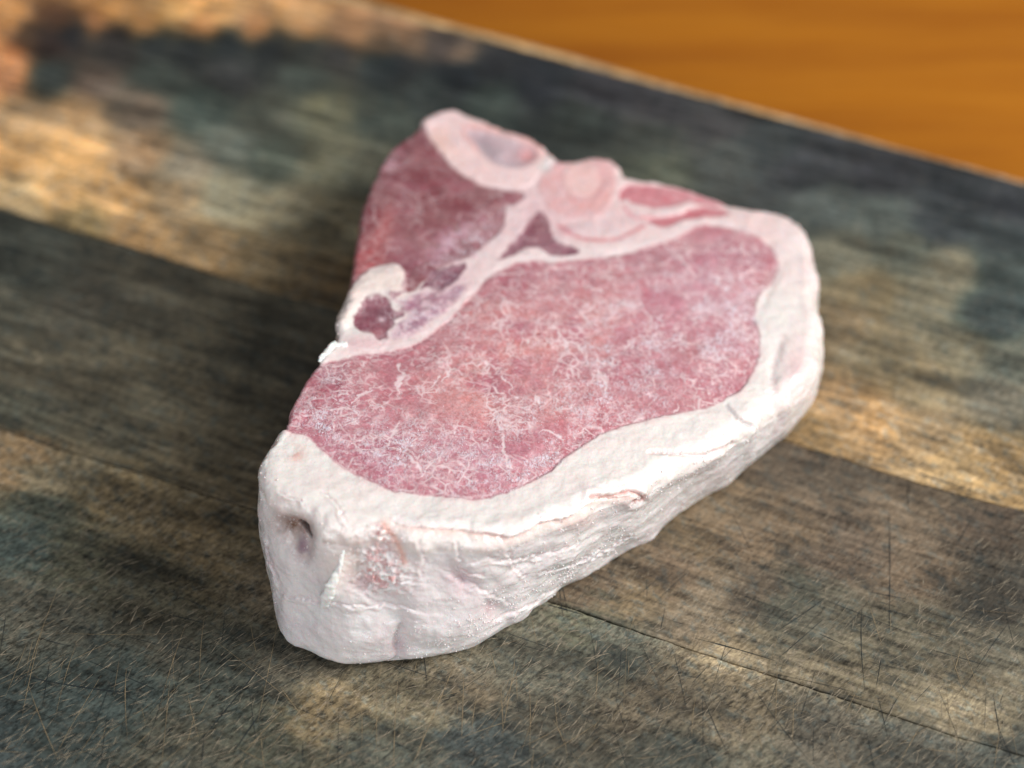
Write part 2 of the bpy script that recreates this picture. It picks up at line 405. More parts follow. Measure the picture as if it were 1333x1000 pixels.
def emit_plank(P, C, near=0.0):
    ny, nx = P.shape[:2]
    idx = np.arange(ny*nx).reshape(ny, nx)
    Fq = np.stack([idx[:-1, :-1], idx[:-1, 1:], idx[1:, 1:], idx[1:, :-1]], -1).reshape(-1, 4)
    V = P.reshape(-1, 3); col = C.reshape(-1, 3)
    # walls down to the underside
    ring = np.concatenate([idx[0, :], idx[1:, -1], idx[-1, ::-1][1:], idx[::-1, 0][1:-1]])
    low = V[ring].copy(); low[:, 2] = -BT+0.0002
    base = len(V)
    V = np.concatenate([V, V[ring], low]); col = np.concatenate([col, col[ring]*0.8, col[ring]*0.8])
    n = len(ring); a = np.arange(n); b = (a+1) % n
    W = np.stack([base+b, base+a, base+n+a, base+n+b], -1)
    Fq = np.concatenate([Fq, W])
    # underside corners
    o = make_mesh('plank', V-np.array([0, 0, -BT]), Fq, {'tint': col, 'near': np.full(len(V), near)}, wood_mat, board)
    return o
f1 = lambda x: np.polyval(e1, x)
w2 = lambda x: 0.0007*np.sin(x*31+1)+0.0004*np.sin(x*83)
f2 = lambda x: np.polyval(e2, x)+w2(x)
f3 = lambda x: np.polyval(e3, x)+0.0008*np.sin(x*27+2)+0.0003*np.sin(x*91)
f0 = lambda x: np.polyval(e3, x)-0.15
far_in = f1
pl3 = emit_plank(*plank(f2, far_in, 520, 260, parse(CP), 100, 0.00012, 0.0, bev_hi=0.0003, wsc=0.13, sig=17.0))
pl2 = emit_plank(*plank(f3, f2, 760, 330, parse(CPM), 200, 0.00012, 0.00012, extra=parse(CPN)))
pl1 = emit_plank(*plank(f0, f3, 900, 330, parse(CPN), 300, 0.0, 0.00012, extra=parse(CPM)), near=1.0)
for o, lb in ((pl3, 'far plank, dark slate stain with honey coloured bare patches'), (pl2, 'middle plank under the chop, brown grey'), (pl1, 'front plank with most of the knife scratches')):
    o['label'] = lb
# pale chamfered strip along the far edge
xs = np.linspace(X0, X1, 300)
yy = f1(xs)
wch = np.interp(xs, [-0.12, 0.0, 0.12, 0.25], [0.010, 0.0085, 0.0055, 0.004])*(1+0.10*np.sin(xs*70))
prof = [(0, 0.0), (0.25, 0.0004), (0.7, -0.0010), (1.0, -0.0042)]
rows = []
for (fy, fz) in prof:
    rows.append(np.stack([xs, yy+wch*fy, np.full_like(xs, fz)], -1))
rows.append(np.stack([xs, yy+wch, np.full_like(xs, -BT+0.0002)], -1))
rows.append(np.stack([xs, yy+0.0003, np.full_like(xs, -BT+0.0002)], -1))
E = np.stack(rows); ny, nx = E.shape[:2]
E[..., 2] += 0.0003*fbm(E, 120, 3, 5)*(E[..., 2] > -0.01)
idx = np.arange(ny*nx).reshape(ny, nx)
Fq = np.stack([idx[:-1, :-1], idx[:-1, 1:], idx[1:, 1:], idx[1:, :-1]], -1).reshape(-1, 4)
ec = np.zeros(E.shape)
ec[:] = lin([196, 160, 112])
mx = sstep(0.02, 0.20, E[..., 0])[..., None]
ec = ec*(1-mx)+mx*lin([150, 118, 84])
ec *= (1+0.4*fbm(E*np.array([0.3, 1, 1]), 60, 3, 8))[..., None]
eo = make_mesh('edge_chamfer', E.reshape(-1, 3)+np.array([0, 0, BT]), Fq, {'tint': ec.reshape(-1, 3)}, wood_mat, board)
eo['label'] = 'pale worn edge along the far side of the board'

# knife marks: thin tapering cuts lying in the surface
def marks(name, n, mat, segs, wmin, wmax, zoff, sampler):
    V = []; T = []
    for k in range(n):
        px, py, ang, L, w = sampler(k)
        c = unproj([px], [py], 0)[0]
        bend = random.gauss(0, 0.05)
        s = np.linspace(-0.5, 0.5, segs+1)
        a = ang+bend*s*2
        ds = L/segs
        xy = np.zeros((segs+1, 2)); 
        xy[1:, 0] = np.cumsum(np.cos(a[:-1])*ds); xy[1:, 1] = np.cumsum(np.sin(a[:-1])*ds)
        xy -= xy.mean(0); xy += c[:2]
        prof = np.sin(np.pi*np.linspace(0.02, 0.98, segs+1))**0.6
        prof = prof*np.array([random.uniform(0.45, 1.25) for _ in range(segs+1)])
        nrm = np.stack([-np.sin(a), np.cos(a)], -1)
        h = (w*0.5*prof)[:, None]
        b = len(V)
        A = xy+nrm*h; B = xy-nrm*h
        for i in range(segs+1):
            V.append((A[i, 0], A[i, 1], zoff)); V.append((B[i, 0], B[i, 1], zoff))
        for i in range(segs):
            T.append((b+2*i, b+2*i+1, b+2*i+3, b+2*i+2))
    V = np.array(V)
    V[:, 2] += marks_z(V)
    o = make_mesh(name, V+np.array([0, 0, BT]), np.array(T), {}, mat, board)
    o['kind'] = 'stuff'
    return o
def marks_z(V):
    P = V.copy(); P[:, 2] = 0
    ca, sa = math.cos(ANG), math.sin(ANG)
    Q = np.stack([P[:, 0]*ca+P[:, 1]*sa, -P[:, 0]*sa+P[:, 1]*ca, P[:, 2]], -1)
    G = Q*np.array([0.25, 1, 1])
    out = np.zeros(len(P))
    y3 = f3(P[:, 0]); y2 = f2(P[:, 0])
    for seed, m in ((300, P[:, 1] < y3), (200, (P[:, 1] >= y3) & (P[:, 1] < y2)), (100, P[:, 1] >= y2)):
        if m.any():
            out[m] = 0.00022*fbm(G[m], 90, 4, seed)-0.00010+0.00035*fbm(P[m], 14, 2, seed+3)
    return out
def s_pale(k):
    px = random.uniform(0, 1333); py = random.uniform(800, 1010) if random.random() < 0.88 else random.uniform(640, 820)
    r = random.random()
    ang = random.gauss(R(84), R(10)) if r < 0.45 else (random.gauss(R(38), R(14)) if r < 0.8 else random.uniform(0, math.pi))
    L = random.uniform(0.004, 0.022) if random.random() < 0.8 else random.uniform(0.02, 0.05)
    return px, py, ang, L, random.uniform(0.00008, 0.00018)
def s_dark(k):
    px = random.uniform(0, 1333); py = random.uniform(760, 1010) if random.random() < 0.8 else random.uniform(600, 800)
    r = random.random()
    ang = random.gauss(ANG, R(6)) if r < 0.3 else (random.gauss(R(45), R(15)) if r < 0.7 else random.gauss(R(90), R(12)))
    L = random.uniform(0.004, 0.03)
    return px, py, ang, L, random.uniform(0.00010, 0.00024)
def s_fib(k):
    px = random.uniform(-10, 1343); py = 640+370*random.random()**0.7
    return px, py, random.gauss(R(40), R(16)), random.uniform(0.0015, 0.007), random.uniform(0.0001, 0.00025)
def fixed(L):
    def f(k):
        x0, y0, x1, y1, w = L[k]
        a = unproj([x0, x1], [y0, y1], 0); d = a[1]-a[0]
        return (x0+x1)/2, (y0+y1)/2, math.atan2(d[1], d[0]), float(np.hypot(d[0], d[1])), w
    return f
pale = plain('bare_wood_cut', (0.23, 0.175, 0.105), 0.6)
pale2 = plain('scuffed_fibre', (0.24, 0.20, 0.145), 0.6)
dark = plain('stained_cut', (0.016, 0.021, 0.022), 0.7)
LP = [(594,860,535,1000,.00034),(517,885,512,1000,.00024),(490,885,490,980,.00016),(604,875,601,960,.00022),(652,890,655,960,.00018),(672,850,655,950,.0002),(638,845,646,878,.0002),
      (163,870,165,960,.0002),(222,880,210,1000,.00018),(243,900,258,960,.00016),(35,890,75,990,.00018),(340,990,420,890,.00022),(300,1000,390,900,.00018),(365,895,395,935,.0002),
      (690,890,690,980,.00016),(1012,850,1010,980,.00014),(905,905,900,960,.00016),(1125,880,1100,930,.00016),(720,935,735,968,.00022),(560,910,640,890,.00018)]
LD = [(712,786,760,800,.0005),(1158,660,1158,820,.00028),(1120,790,1125,900,.00028),(1015,820,1075,778,.0004),(1150,600,1300,650,.0003),(905,830,1010,860,.0004),(240,990,345,860,.0004),(300,985,352,910,.00035),(20,880,180,905,.0004)]
marks('knife_marks', len(LP), pale, 14, 0, 0, 0.00010, fixed(LP))['label'] = 'long pale knife scratches in front of the chop'
marks('knife_marks', len(LD), dark, 14, 0, 0, 0.00009, fixed(LD))['label'] = 'long dark cuts in the board'
marks('knife_marks', 170, pale, 7, 0, 0, 0.00008, s_pale)['label'] = 'fine pale scratches'
marks('raised_fibres', 2600, pale2, 3, 0, 0, 0.00006, s_fib)['label'] = 'short pale wood fibres scuffed up by the knife'
marks('knife_marks', 200, dark, 7, 0, 0, 0.00007, s_dark)['label'] = 'fine dark scratches'

# ------------------------------------------------------------------ the chop
# rim control points in order (clockwise in the picture from the back left corner):
# px, py of the rim, rounding radius (mm), bottom px, py (0 0 = straight below), bulge (mm)
RIM = [
 (553,163,2.0,0,0,1),(575,150,2.5,0,0,1),(605,152,2.5,0,0,1),(650,172,2.0,0,0,1),(700,192,2.0,0,0,1),(727,212,2.5,0,0,0),
 (742,212,2.5,0,0,0),(768,208,2.5,0,0,1),(797,219,2.5,0,0,1),(815,234,2.0,0,0,0),(850,239,2.0,0,0,1),(900,250,2.0,0,0,1),(945,267,2.5,0,0,1),
 (985,279,4,0,0,1.5),(1020,283,5,0,0,2),(1045,303,5,0,0,2),(1058,345,5.5,0,0,2),(1063,395,6,0,0,2),(1069,440,6,1052,520,2),
 (1068,478,6.5,1046,540,2),(1046,512,7,1030,556,1.5),(1012,535,7,1008,576,1),(975,563,6.5,980,604,0.5),(930,590,6,938,640,0),(885,612,6,890,673,0),
 (835,640,5.5,846,709,0),(785,658,5.5,792,736,0),(735,680,5.5,746,762,0),(690,697,5.5,706,789,0.5),(645,708,6,668,817,1),(595,712,6.5,612,848,1.5),
 (545,712,7,560,860,1.5),(495,708,7,500,864,1.5),(445,698,7.5,440,866,2),(400,682,8,408,853,2),(362,664,8,376,830,2),(336,640,7,358,790,1.5),
 (335,612,6,355,740,1),(352,588,5,0,0,0.5),(370,567,3,0,0,0),(378,540,2,0,0,0),(390,515,2,0,0,0),(405,490,2,0,0,0),(419,470,2,0,0,0),
 (438,452,2,0,0,0),(443,425,2.5,0,0,0),(449,395,2.5,0,0,0.5),(456,368,2,0,0,1),(461,335,2,0,0,1),(470,290,2,0,0,1),(480,252,2,0,0,1),
 (494,222,2,0,0,1),(508,203,2,0,0,1),(530,184,2,0,0,1)]
RIM = np.array(RIM, float)
def ztop(x, y):   # thicker at the front left corner, thinner to the right and the back
    z = 0.047-0.105*(x-(-0.05))-0.055*(y-(-0.03))
    return np.clip(z, 0.022, 0.056)
def on_top(px, py, drop=0.0):
    z = np.full(len(px), 0.045)
    for _ in range(12):
        P = unproj(px, py, z-drop); z = ztop(P[:, 0], P[:, 1])
    return unproj(px, py, z-drop)
NJ, KT, KS, KB = 1600, 300, 150, 8
rr_c = RIM[:, 2]*0.001
Tc = on_top(RIM[:, 0], RIM[:, 1], rr_c*0.5)
Bc = Tc.copy(); Bc[:, 2] = 0
m = RIM[:, 3] > 0
Bc[m] = unproj(RIM[m, 3], RIM[m, 4], 0.002); Bc[:, 2] = 0
cen2 = Tc.mean(0)[:2]
dirc = cen2-Bc[:, :2]; dirc /= np.linalg.norm(dirc, axis=1)[:, None]
Bc[~m, :2] += dirc[~m]*0.003
# arc-length even resampling
def resample(A, n, dense=6000):
    D = catmull(A, dense)
    return D
dense = 8000
Td = catmull(np.concatenate([Tc, Bc, rr_c[:, None], RIM[:, 5:6]*0.001], 1), dense)
seg = np.linalg.norm(np.roll(Td[:, :3], -1, 0)-Td[:, :3], axis=1)
cum = np.concatenate([[0], np.cumsum(seg)])
targ = np.linspace(0, cum[-1], NJ, endpoint=False)
Ed = np.concatenate([Td, Td[:1]])
J = np.stack([np.interp(targ, cum, Ed[:, k]) for k in range(Ed.shape[1])], 1)
T, B, RRv, BUL = J[:, :3], J[:, 3:6], J[:, 6], J[:, 7]
RRv = np.clip(RRv, 0.0015, 0.01)
# small irregularity of the outline
pn = np.stack([T[:, 0], T[:, 1], np.zeros(NJ)], 1)
tan = np.roll(T[:, :2], -8, 0)-np.roll(T[:, :2], 8, 0); tan /= np.linalg.norm(tan, axis=1)[:, None]
nrm = np.stack([-tan[:, 1], tan[:, 0]], 1)
if ((T[:, :2]-cen2)*nrm).sum() < 0: nrm = -nrm
irr = 0.0010*fbm(pn, 80, 2, 60)
T[:, :2] += nrm*irr[:, None]
irb = 0.0014*fbm(pn, 70, 2, 63)
B[:, :2] += nrm*irb[:, None]
C0 = on_top(np.array([700.0]), np.array([440.0]))[0]
rows = []
Rj = np.linalg.norm(T[:, :2]-C0[:2], axis=1)
rs = np.linspace(0.004, 1, KT)
rs = 1-(1-rs)**1.12
for r in rs:
    xy = C0[:2]+r*(T[:, :2]-C0[:2])
    z = ztop(xy[:, 0], xy[:, 1])
    e = (1-r)*Rj
    q = np.clip(1-e/RRv, 0, 1)
    z = z-RRv*(1-np.sqrt(np.clip(1-q*q, 0, 1)))*0.999
    rows.append(np.concatenate([xy, z[:, None]], 1))
zt_rim = rows[-1][:, 2].copy()
for k in range(1, KS+1):
    s = k/KS
    xy = T[:, :2]+(B[:, :2]-T[:, :2])*(s**1.15)+nrm*(BUL*math.sin(math.pi*min(1, s*1.0)))[:, None]
    # lower edge rounding
    s1 = 0.88
    if s > s1:
        q = (s-s1)/(1-s1)
        xy = xy-nrm*(0.0035*(1-math.sqrt(max(0, 1-q*q*0.98))))
    z = zt_rim*(1-s)
    rows.append(np.concatenate([xy, z[:, None]], 1))
last = rows[-1].copy()
for k in range(1, KB+1):
    r = 1-k/KB*0.99
    xy = C0[:2]+r*(last[:, :2]-C0[:2])
    rows.append(np.concatenate([xy, np.full((NJ, 1), 0.0)], 1))
G = np.stack(rows)                      # rings x NJ x 3
NR = G.shape[0]
ring = np.arange(NR)
istop = (ring < KT)[:, None] & np.ones((1, NJ), bool)
isside = ((ring >= KT) & (ring < KT+KS))[:, None] & np.ones((1, NJ), bool)
dr = np.gradient(G, axis=0); dj = (np.roll(G, -1, 1)-np.roll(G, 1, 1))
Nn = np.cross(dj, dr); Nn /= (np.linalg.norm(Nn, axis=2, keepdims=True)+1e-12)
if Nn[50, :, 2].mean() < 0: Nn = -Nn
view = CAM-G; view /= np.linalg.norm(view, axis=2, keepdims=True)
facing = (Nn*view).sum(-1)
U, V = proj(G)
GU = U.copy(); GV = V.copy()
# points of the side that the picture does not show take the tissue of the rim above them
rimU = U[KT-6]; rimV = V[KT-6]
hid = isside & (facing < 0.10)
frontfat = (V[KT-1] > 560) | (U[KT-1] > 1000)
for k in range(KT, NR):
    hk = hid[k] | (k >= KT+KS)
    U[k] = np.where(hk, rimU, U[k]); V[k] = np.where(hk, rimV, V[k])
onside = np.zeros_like(U); onside[KT:] = 1.0
Pn = G
wob = 1.6*fbm(Pn, 700, 3, 70); wob2 = 1.6*fbm(Pn, 700, 3, 71)
Uw = U+wob+2.0*fbm(Pn, 200, 2, 72); Vw = V+wob2+2.0*fbm(Pn, 200, 2, 73)

LOIN = [(380,505),(366,536),(364,556),(383,566),(399,569),(420,590),(450,612),(480,629),(510,641),(540,644),(576,648),(615,652),(645,648),(668,640),(692,629),(716,615),(730,601),(748,589),(768,577),(788,566),
        (815,556),(847,547),(895,537),(925,531),(944,522),(962,509),(976,494),(986,472),(989,440),(982,414),(985,391),(999,374),(1010,358),(1013,342),(1005,326),(990,313),(962,302),(930,295),(903,299),(880,311),(843,323),
        (800,334),(760,339),(720,343),(690,341),(655,352),(632,368),(612,390),(590,412),(566,432),(545,448),(520,456),(492,461),(456,467),(430,474),(402,482)]
TEND = [(550,168),(530,172),(500,195),(480,220),(468,250),(458,282),(448,309),(438,340),(432,372),(446,386),(456,384),(462,368),(476,358),(488,350),(512,345),(524,352),(528,366),(529,380),(538,380),(548,370),(562,360),(580,349),(600,341),(615,335),(630,322),(645,308),(656,296),(657,280),(660,269),
        (672,268),(681,260),(680,253),(655,249),(622,241),(594,222),(571,198),(560,180)]
BONE = [(549,156),(557,145),(587,146),(604,153),(663,172),(704,190),(722,204),(716,218),(700,230),(690,243),(658,246),(625,240),(596,224),(571,197),(557,175)]
MARROW = [(607,173),(618,190),(630,205),(647,217),(674,222),(692,214),(699,202),(692,194),(663,184),(631,173)]
ROUND = [(720,215),(738,207),(766,205),(792,214),(801,226),(800,252),(793,272),(778,284),(752,288),(728,282),(708,266),(702,247),(708,228)]
TRI = [(701,277),(712,288),(720,313),(735,320),(754,328),(741,334),(712,332),(702,324),(685,325),(668,333),(648,340),(657,327),(677,308),(690,287)]
SM1 = [(607,344),(603,356),(590,372),(574,380),(556,377),(547,377),(556,367),(568,356),(588,349)]
RND2 = [(461,420),(466,403),(478,391),(495,387),(508,394),(514,404),(527,407),(526,414),(514,420),(508,430),(502,440),(490,442),(477,434),(466,428)]
STR1 = [(808,247),(818,240),(848,243),(891,249),(920,257),(946,268),(920,267),(897,264),(880,269),(848,270),(825,266),(816,259),(806,262)]
STR2 = [(843,286),(870,282),(885,279),(902,272),(925,269),(950,279),(931,282),(897,286),(868,296),(852,294)]
FATL = [(452,395),(462,374),(480,360),(510,349),(524,356),(526,372),(515,388),(498,386),(480,388),(464,400),(458,418),(446,425)]
sd = {}
for nm, pg in dict(LOIN=LOIN, TEND=TEND, BONE=BONE, MARROW=MARROW, ROUND=ROUND, TRI=TRI, SM1=SM1, RND2=RND2, STR1=STR1, STR2=STR2, FATL=FATL).items():
    uu, vv = (U+0.5*wob, V+0.5*wob2) if nm in ('BONE', 'MARROW') else ((Uw+4*fbm(Pn, 300, 3, 78), Vw+4*fbm(Pn, 300, 3, 79)) if nm in ('RND2', 'SM1', 'FATL', 'ROUND', 'TRI') else (Uw, Vw))
    sd[nm] = sdpoly(uu, vv, pg)
def inside(nm, w=2.2): return sstep(w, -w, sd[nm])
sideok = np.where(onside > 0, ((V > 0) & (hid | False)).astype(float), 1.0)   # visible side faces are fat
leanm = {k: inside(k)*np.where(onside > 0, hid.astype(float), 1.0) for k in ('LOIN', 'TEND', 'TRI', 'SM1', 'RND2', 'STR1', 'STR2')}
lean = np.clip(sum(leanm.values()), 0, 1)
# stray edge of lean on the left flank below the rim
bone = inside('BONE', 1.5)*np.where(onside > 0, hid.astype(float), 1.0)
marrow = inside('MARROW', 3.0)*(onside == 0)
roundb = inside('ROUND', 5.0)*np.where(onside > 0, hid.astype(float), 1.0)

# ---- tint
def c3(r, g, b): return lin([r, g, b])
tint = np.zeros(G.shape)
fat_top = c3(236, 229, 224)
tint[:] = fat_top
def blend(mask, col):
    global tint
    tint = tint*(1-mask[..., None])+mask[..., None]*col
def blob(x, y, rx, ry, ang=0.0, soft=1.0):
    a = R(ang); dx = U-x; dy = V-y
    p = (dx*math.cos(a)+dy*math.sin(a))/rx; q = (-dx*math.sin(a)+dy*math.cos(a))/ry
    return np.exp(-(p*p+q*q)*1.2*soft)
inner_d = 0
n1 = fbm(Pn, 110, 4, 80); n2 = fbm(Pn, 320, 3, 81); n3 = fbm(Pn, 45, 3, 82)
# connective fat between muscles is pinker
inner = sstep(330, 250, V-0.25*(U-700))*(onside == 0)
blend(0.55*inner, c3(228, 190, 190))
blend(0.75*np.clip(blob(560, 390, 60, 22, -42)+blob(620, 330, 55, 16, -42), 0, 1)*sstep(-0.3, 0.4, n2), c3(196, 160, 176))
blend(0.8*np.clip(blob(580, 390, 110, 34, -42)+blob(470, 450, 40, 14)+0.8*blob(690, 270, 60, 60)+0.8*blob(770, 300, 110, 40, -8), 0, 1)*(onside == 0), c3(224, 186, 190))
blend(0.22*sstep(0.0, 0.45, n1)*(1-lean)*(onside == 0), c3(234, 210, 206))
# side fat: cooler, greyer pink
ons = onside*(~hid)
blend(0.75*ons, c3(232, 227, 226))
blend(0.35*ons*sstep(0.0, 0.5, n1), c3(214, 198, 202))
blend(0.45*ons*sstep(0.05, 0.4, -n3), c3(236, 228, 228))
# pink rim of the fat near the lean
near_l = np.exp(-(np.clip(np.minimum(sd['LOIN'], sd['TEND']), 0, 99)/7.0)**2)*(onside == 0)
blend(0.45*near_l*sstep(-0.3, 0.3, n2), c3(230, 185, 185))
# yellowish cream and white zones
blend(0.5*blob(1040, 330, 30, 50), c3(246, 236, 232))
blend(0.7*blob(985, 300, 35, 22, 20), c3(238, 205, 200))
blend(0.55*inside('FATL', 7)*(onside == 0), c3(238, 214, 204))
blend(0.6*blob(1035, 480, 22, 45, 10), c3(226, 188, 190))
blend(0.8*blob(384, 592, 13, 12, 40)*sstep(-.3, .3, n2), c3(222, 165, 150))
# lean colours
lc = {'LOIN': c3(181, 108, 120), 'TEND': c3(120, 50, 60), 'TRI': c3(134, 78, 94), 'SM1': c3(118, 60, 80), 'RND2': c3(130, 66, 82), 'STR1': c3(198, 116, 126), 'STR2': c3(188, 104, 114)}
for k, mk in leanm.items(): blend(mk, lc[k])
L = leanm['LOIN']
blend(L*0.75*np.clip(blob(650, 520, 120, 75)+blob(740, 440, 120, 60, -20)+blob(620, 400, 50, 30), 0, 1)*sstep(-0.5, 0.3, n1), c3(214, 146, 138))
blend(L*0.55*np.clip(blob(900, 380, 90, 60)+blob(560, 600, 150, 50), 0, 1), c3(192, 130, 148))
blend(L*0.5*sstep(0.05, 0.5, n3), c3(168, 98, 112))
blend(L*0.85*blob(997, 375, 7, 42, 28), c3(128, 50, 62))
blend(L*0.7*blob(985, 340, 30, 22), c3(160, 88, 104))
blend(L*0.6*np.exp(-(np.clip(-sd['LOIN'], 0, 99)/5)**2)*sstep(560, 640, V), c3(158, 74, 92))
blend(L*0.8*blob(430, 505, 28, 14, -30)*sstep(-.3, .2, n2), c3(150, 72, 90))
blend(L*0.5*blob(520, 590, 60, 12, 20), c3(150, 66, 84))
inside_band = sstep(3, -6, sdpoly(Uw, Vw, [(500,384),(520,392),(540,384),(556,382),(576,384),(598,372),(606,378),(590,398),(562,420),(536,438),(514,444),(506,436),(516,424),(530,416),(528,404)]))
Tn = leanm['TEND']
blend(Tn*0.7*np.clip(blob(478, 340, 26, 30)+blob(500, 300, 14, 34, 15), 0, 1), c3(170, 76, 78))
blend(Tn*0.45*sstep(0.0, 0.4, n1), c3(156, 84, 100))
blend(Tn*0.8*blob(508, 212, 18, 12, -40)*sstep(-.3, .3, n2), c3(206, 150, 164))
blend(Tn*0.6*blob(553, 184, 8, 12), c3(110, 50, 64))
blend(Tn*0.75*blob(585, 318, 42, 16, -40)*sstep(-.35, .3, n2), c3(196, 150, 168))
Uv0 = Uw+5*fbm(Pn, 400, 3, 74); Vv0 = Vw+5*fbm(Pn, 400, 3, 75)
band = np.clip(inside_band, 0, 1)*(1-lean)*(onside == 0)
blend(band*0.85, c3(216, 184, 194))
blend((1-lean)*(onside == 0)*0.8*np.exp(-(sdline(Uv0, Vv0, [(518,412),(534,402),(552,392),(568,386),(584,372)])/3.6)**2), c3(140, 80, 98))
blend((1-lean)*(onside == 0)*0.7*np.exp(-(sdline(Uv0, Vv0, [(508,386),(520,384),(532,374)])/3.0)**2), c3(150, 88, 104))
blend(band*0.85*sstep(-0.15, 0.20, fbm(Pn, 330, 3, 77)), c3(168, 118, 138))
blend(leanm['TRI']*0.8*blob(702, 292, 14, 16), c3(120, 56, 68))
blend(leanm['RND2']*0.8*blob(502, 412, 18, 9), c3(104, 48, 66))
blend(leanm['RND2']*0.7*blob(480, 400, 14, 8)*sstep(-.4,.3,n2), c3(172, 118, 134))
blend(leanm['RND2']*0.8*blob(497, 417, 5, 3), c3(226, 200, 208))
blend(leanm['RND2']*0.6*blob(492, 436, 12, 8), c3(170, 100, 108))
# thin white sheath along the loin's upper edge
blend(0.8*(1-lean)*(onside == 0)*np.exp(-((sd['LOIN']-5)/3.2)**2)*sstep(480, 440, V-0.02*U)*sstep(990, 960, U), c3(240, 220, 220))
# bone
blend(bone, c3(238, 206, 204))
blend(bone*0.7*blob(576, 188, 14, 22, -40), c3(240, 194, 178))
blend(bone*0.8*np.exp(-((sd['MARROW']-3)/3.2)**2)*sstep(215, 195, V-0.1*(U-650)), c3(228, 160, 152))
blend(bone*0.8*blob(716, 218, 14, 9), c3(232, 232, 228))
blend(marrow, c3(196, 168, 174))
blend(marrow*0.8*blob(634, 193, 20, 13, 40), c3(150, 134, 142))
blend(marrow*0.9*blob(687, 204, 13, 12), c3(214, 140, 140))
blend(marrow*0.6*blob(655, 210, 9, 7), c3(230, 205, 212))
blend(roundb*(0.85+0.25*sstep(-.3,.3,n2)), c3(226, 176, 176))
rd = np.hypot((U-757), (V-236)*1.12)+2.5*fbm(Pn, 160, 3, 76)+2.0*wob2
blend(roundb*0.8*sstep(30, 26, rd), c3(234, 196, 192))
blend(roundb*0.6*np.exp(-((rd-27)/4.0)**2)*sstep(215, 245, V), c3(212, 150, 152))
blend(roundb*0.45*np.exp(-((rd-41)/5.0)**2)*sstep(225, 265, V), c3(222, 158, 150))
blend((1-lean)*(1-bone)*(onside == 0)*0.8*np.exp(-(sdline(U, V, [(728,296),(742,306),(765,314),(800,314),(822,304),(838,296)])/2.4)**2), c3(206, 110, 116))
blend((1-lean)*(1-bone)*(onside == 0)*0.7*blob(738, 302, 8, 6), c3(200, 110, 122))
blend((1-lean)*(onside == 0)*0.8*blob(710, 222, 8, 5), c3(186, 186, 184))
blend((1-lean)*(1-bone)*(onside == 0)*0.8*np.exp(-(sdline(U, V, [(812,270),(826,285),(850,283)])/2.0)**2), c3(222, 140, 146))
# mottled patches between the muscles
for (x, y, rx, ry, a) in ((590, 392, 5, 4, 0), (566, 393, 7, 3, -30), (540, 421, 4, 3, 0), (552, 404, 7, 3, -20), (515, 388, 8, 3, -40), (527, 370, 10, 3, -60), (548, 358, 10, 3, -50), (640, 292, 4, 3, 0)):
    blend((1-lean)*(onside == 0)*0.75*blob(x, y, rx, ry, a), c3(150, 92, 110))

# ---- veins
vein = np.zeros_like(U)
Uv = Uw+6.0*fbm(Pn, 420, 3, 74); Vv2 = Vw+6.0*fbm(Pn, 420, 3, 75)
def vline(pts, w, s=1.0):
    global vein
    d, t, _ = sdline(Uv, Vv2, pts, True, True)
    w_ = 0.85*w*(0.35+0.65*np.sin(np.pi*np.clip(t, 0.02, 0.98)))*(1+0.7*n2)
    vein = np.maximum(vein, s*sstep(w_*1.5, w_*0.4, d))
for pts, w in (([(868,325),(884,337),(897,355),(901,368)], 1.8), ([(577,502),(590,484),(606,496)], 1.8), ([(583,478),(592,487)], 2.2), ([(632,474),(635,488)], 3.0), ([(642,505),(649,516),(656,520)], 2.2),
               ([(636,518),(634,532),(645,545),(655,557),(672,562),(682,566)], 2.0), ([(718,430),(734,446),(752,457),(758,463)], 2.2), ([(735,448),(740,465)], 1.5), ([(780,487),(788,505),(785,520)], 2.0),
               ([(518,478),(523,490),(518,500),(522,515)], 3.4), ([(512,578),(516,560),(520,550)], 2.5), ([(512,578),(498,574),(488,570)], 1.8), ([(505,584),(525,595),(545,612),(550,622)], 2.2), ([(550,622),(565,606)], 1.6),
               ([(632,560),(642,548),(650,560),(662,563)], 2.0), ([(653,570),(655,590),(662,610),(668,614)], 2.6), ([(700,565),(712,562),(735,575)], 1.8), ([(683,447),(690,450)], 3.0), ([(698,520),(702,530)], 3.0),
               ([(655,485),(656,498),(662,505),(668,520),(680,525)], 1.5), ([(575,495),(560,510)], 1.3), ([(680,430),(676,465)], 1.2), ([(610,395),(620,385),(622,398)], 1.6), ([(540,615),(500,600),(455,583)], 1.3),
               ([(760,370),(772,380),(788,386)], 1.4), ([(830,400),(845,415),(850,432)], 1.3), ([(650,425),(662,415)], 1.4), ([(455,530),(470,520),(485,512)], 2.0), ([(415,535),(440,540),(465,536)], 1.6),
               ([(492,262),(486,285),(492,298)], 1.6), ([(530,300),(542,292),(548,300)], 2.0), ([(560,268),(575,262)], 1.8), ([(588,300),(598,290),(600,280)], 1.8), ([(520,240),(535,232)], 2.0), ([(505,255),(515,270)], 1.3), ([(646,257),(656,259)], 3.0)):
    vline(pts, w)
for k in range(150):      # stray short marbling threads
    x = rng.uniform(400, 990); y = rng.uniform(330, 640); a = rng.uniform(0, math.pi); Ln = rng.uniform(4, 12)
    m_ = (abs(U-x) < 20) & (abs(V-y) < 20) & (onside == 0)
    if not m_.any(): continue
    pts = np.array([(x-Ln*math.cos(a), y-Ln*math.sin(a)), (x+rng.normal(0, 2.5), y+rng.normal(0, 2.5)), (x+Ln*math.cos(a), y+Ln*math.sin(a))])
    d, t, _ = sdline(Uv[m_], Vv2[m_], pts, True, True)
    w_ = rng.uniform(0.5, 1.3)*np.sin(np.pi*np.clip(t, 0.05, 0.95))
    vein[m_] = np.maximum(vein[m_], rng.uniform(.4, .9)*sstep(w_*1.6+0.1, w_*0.4, d))
vein *= lean
vein = vein*(1-(onside > 0))
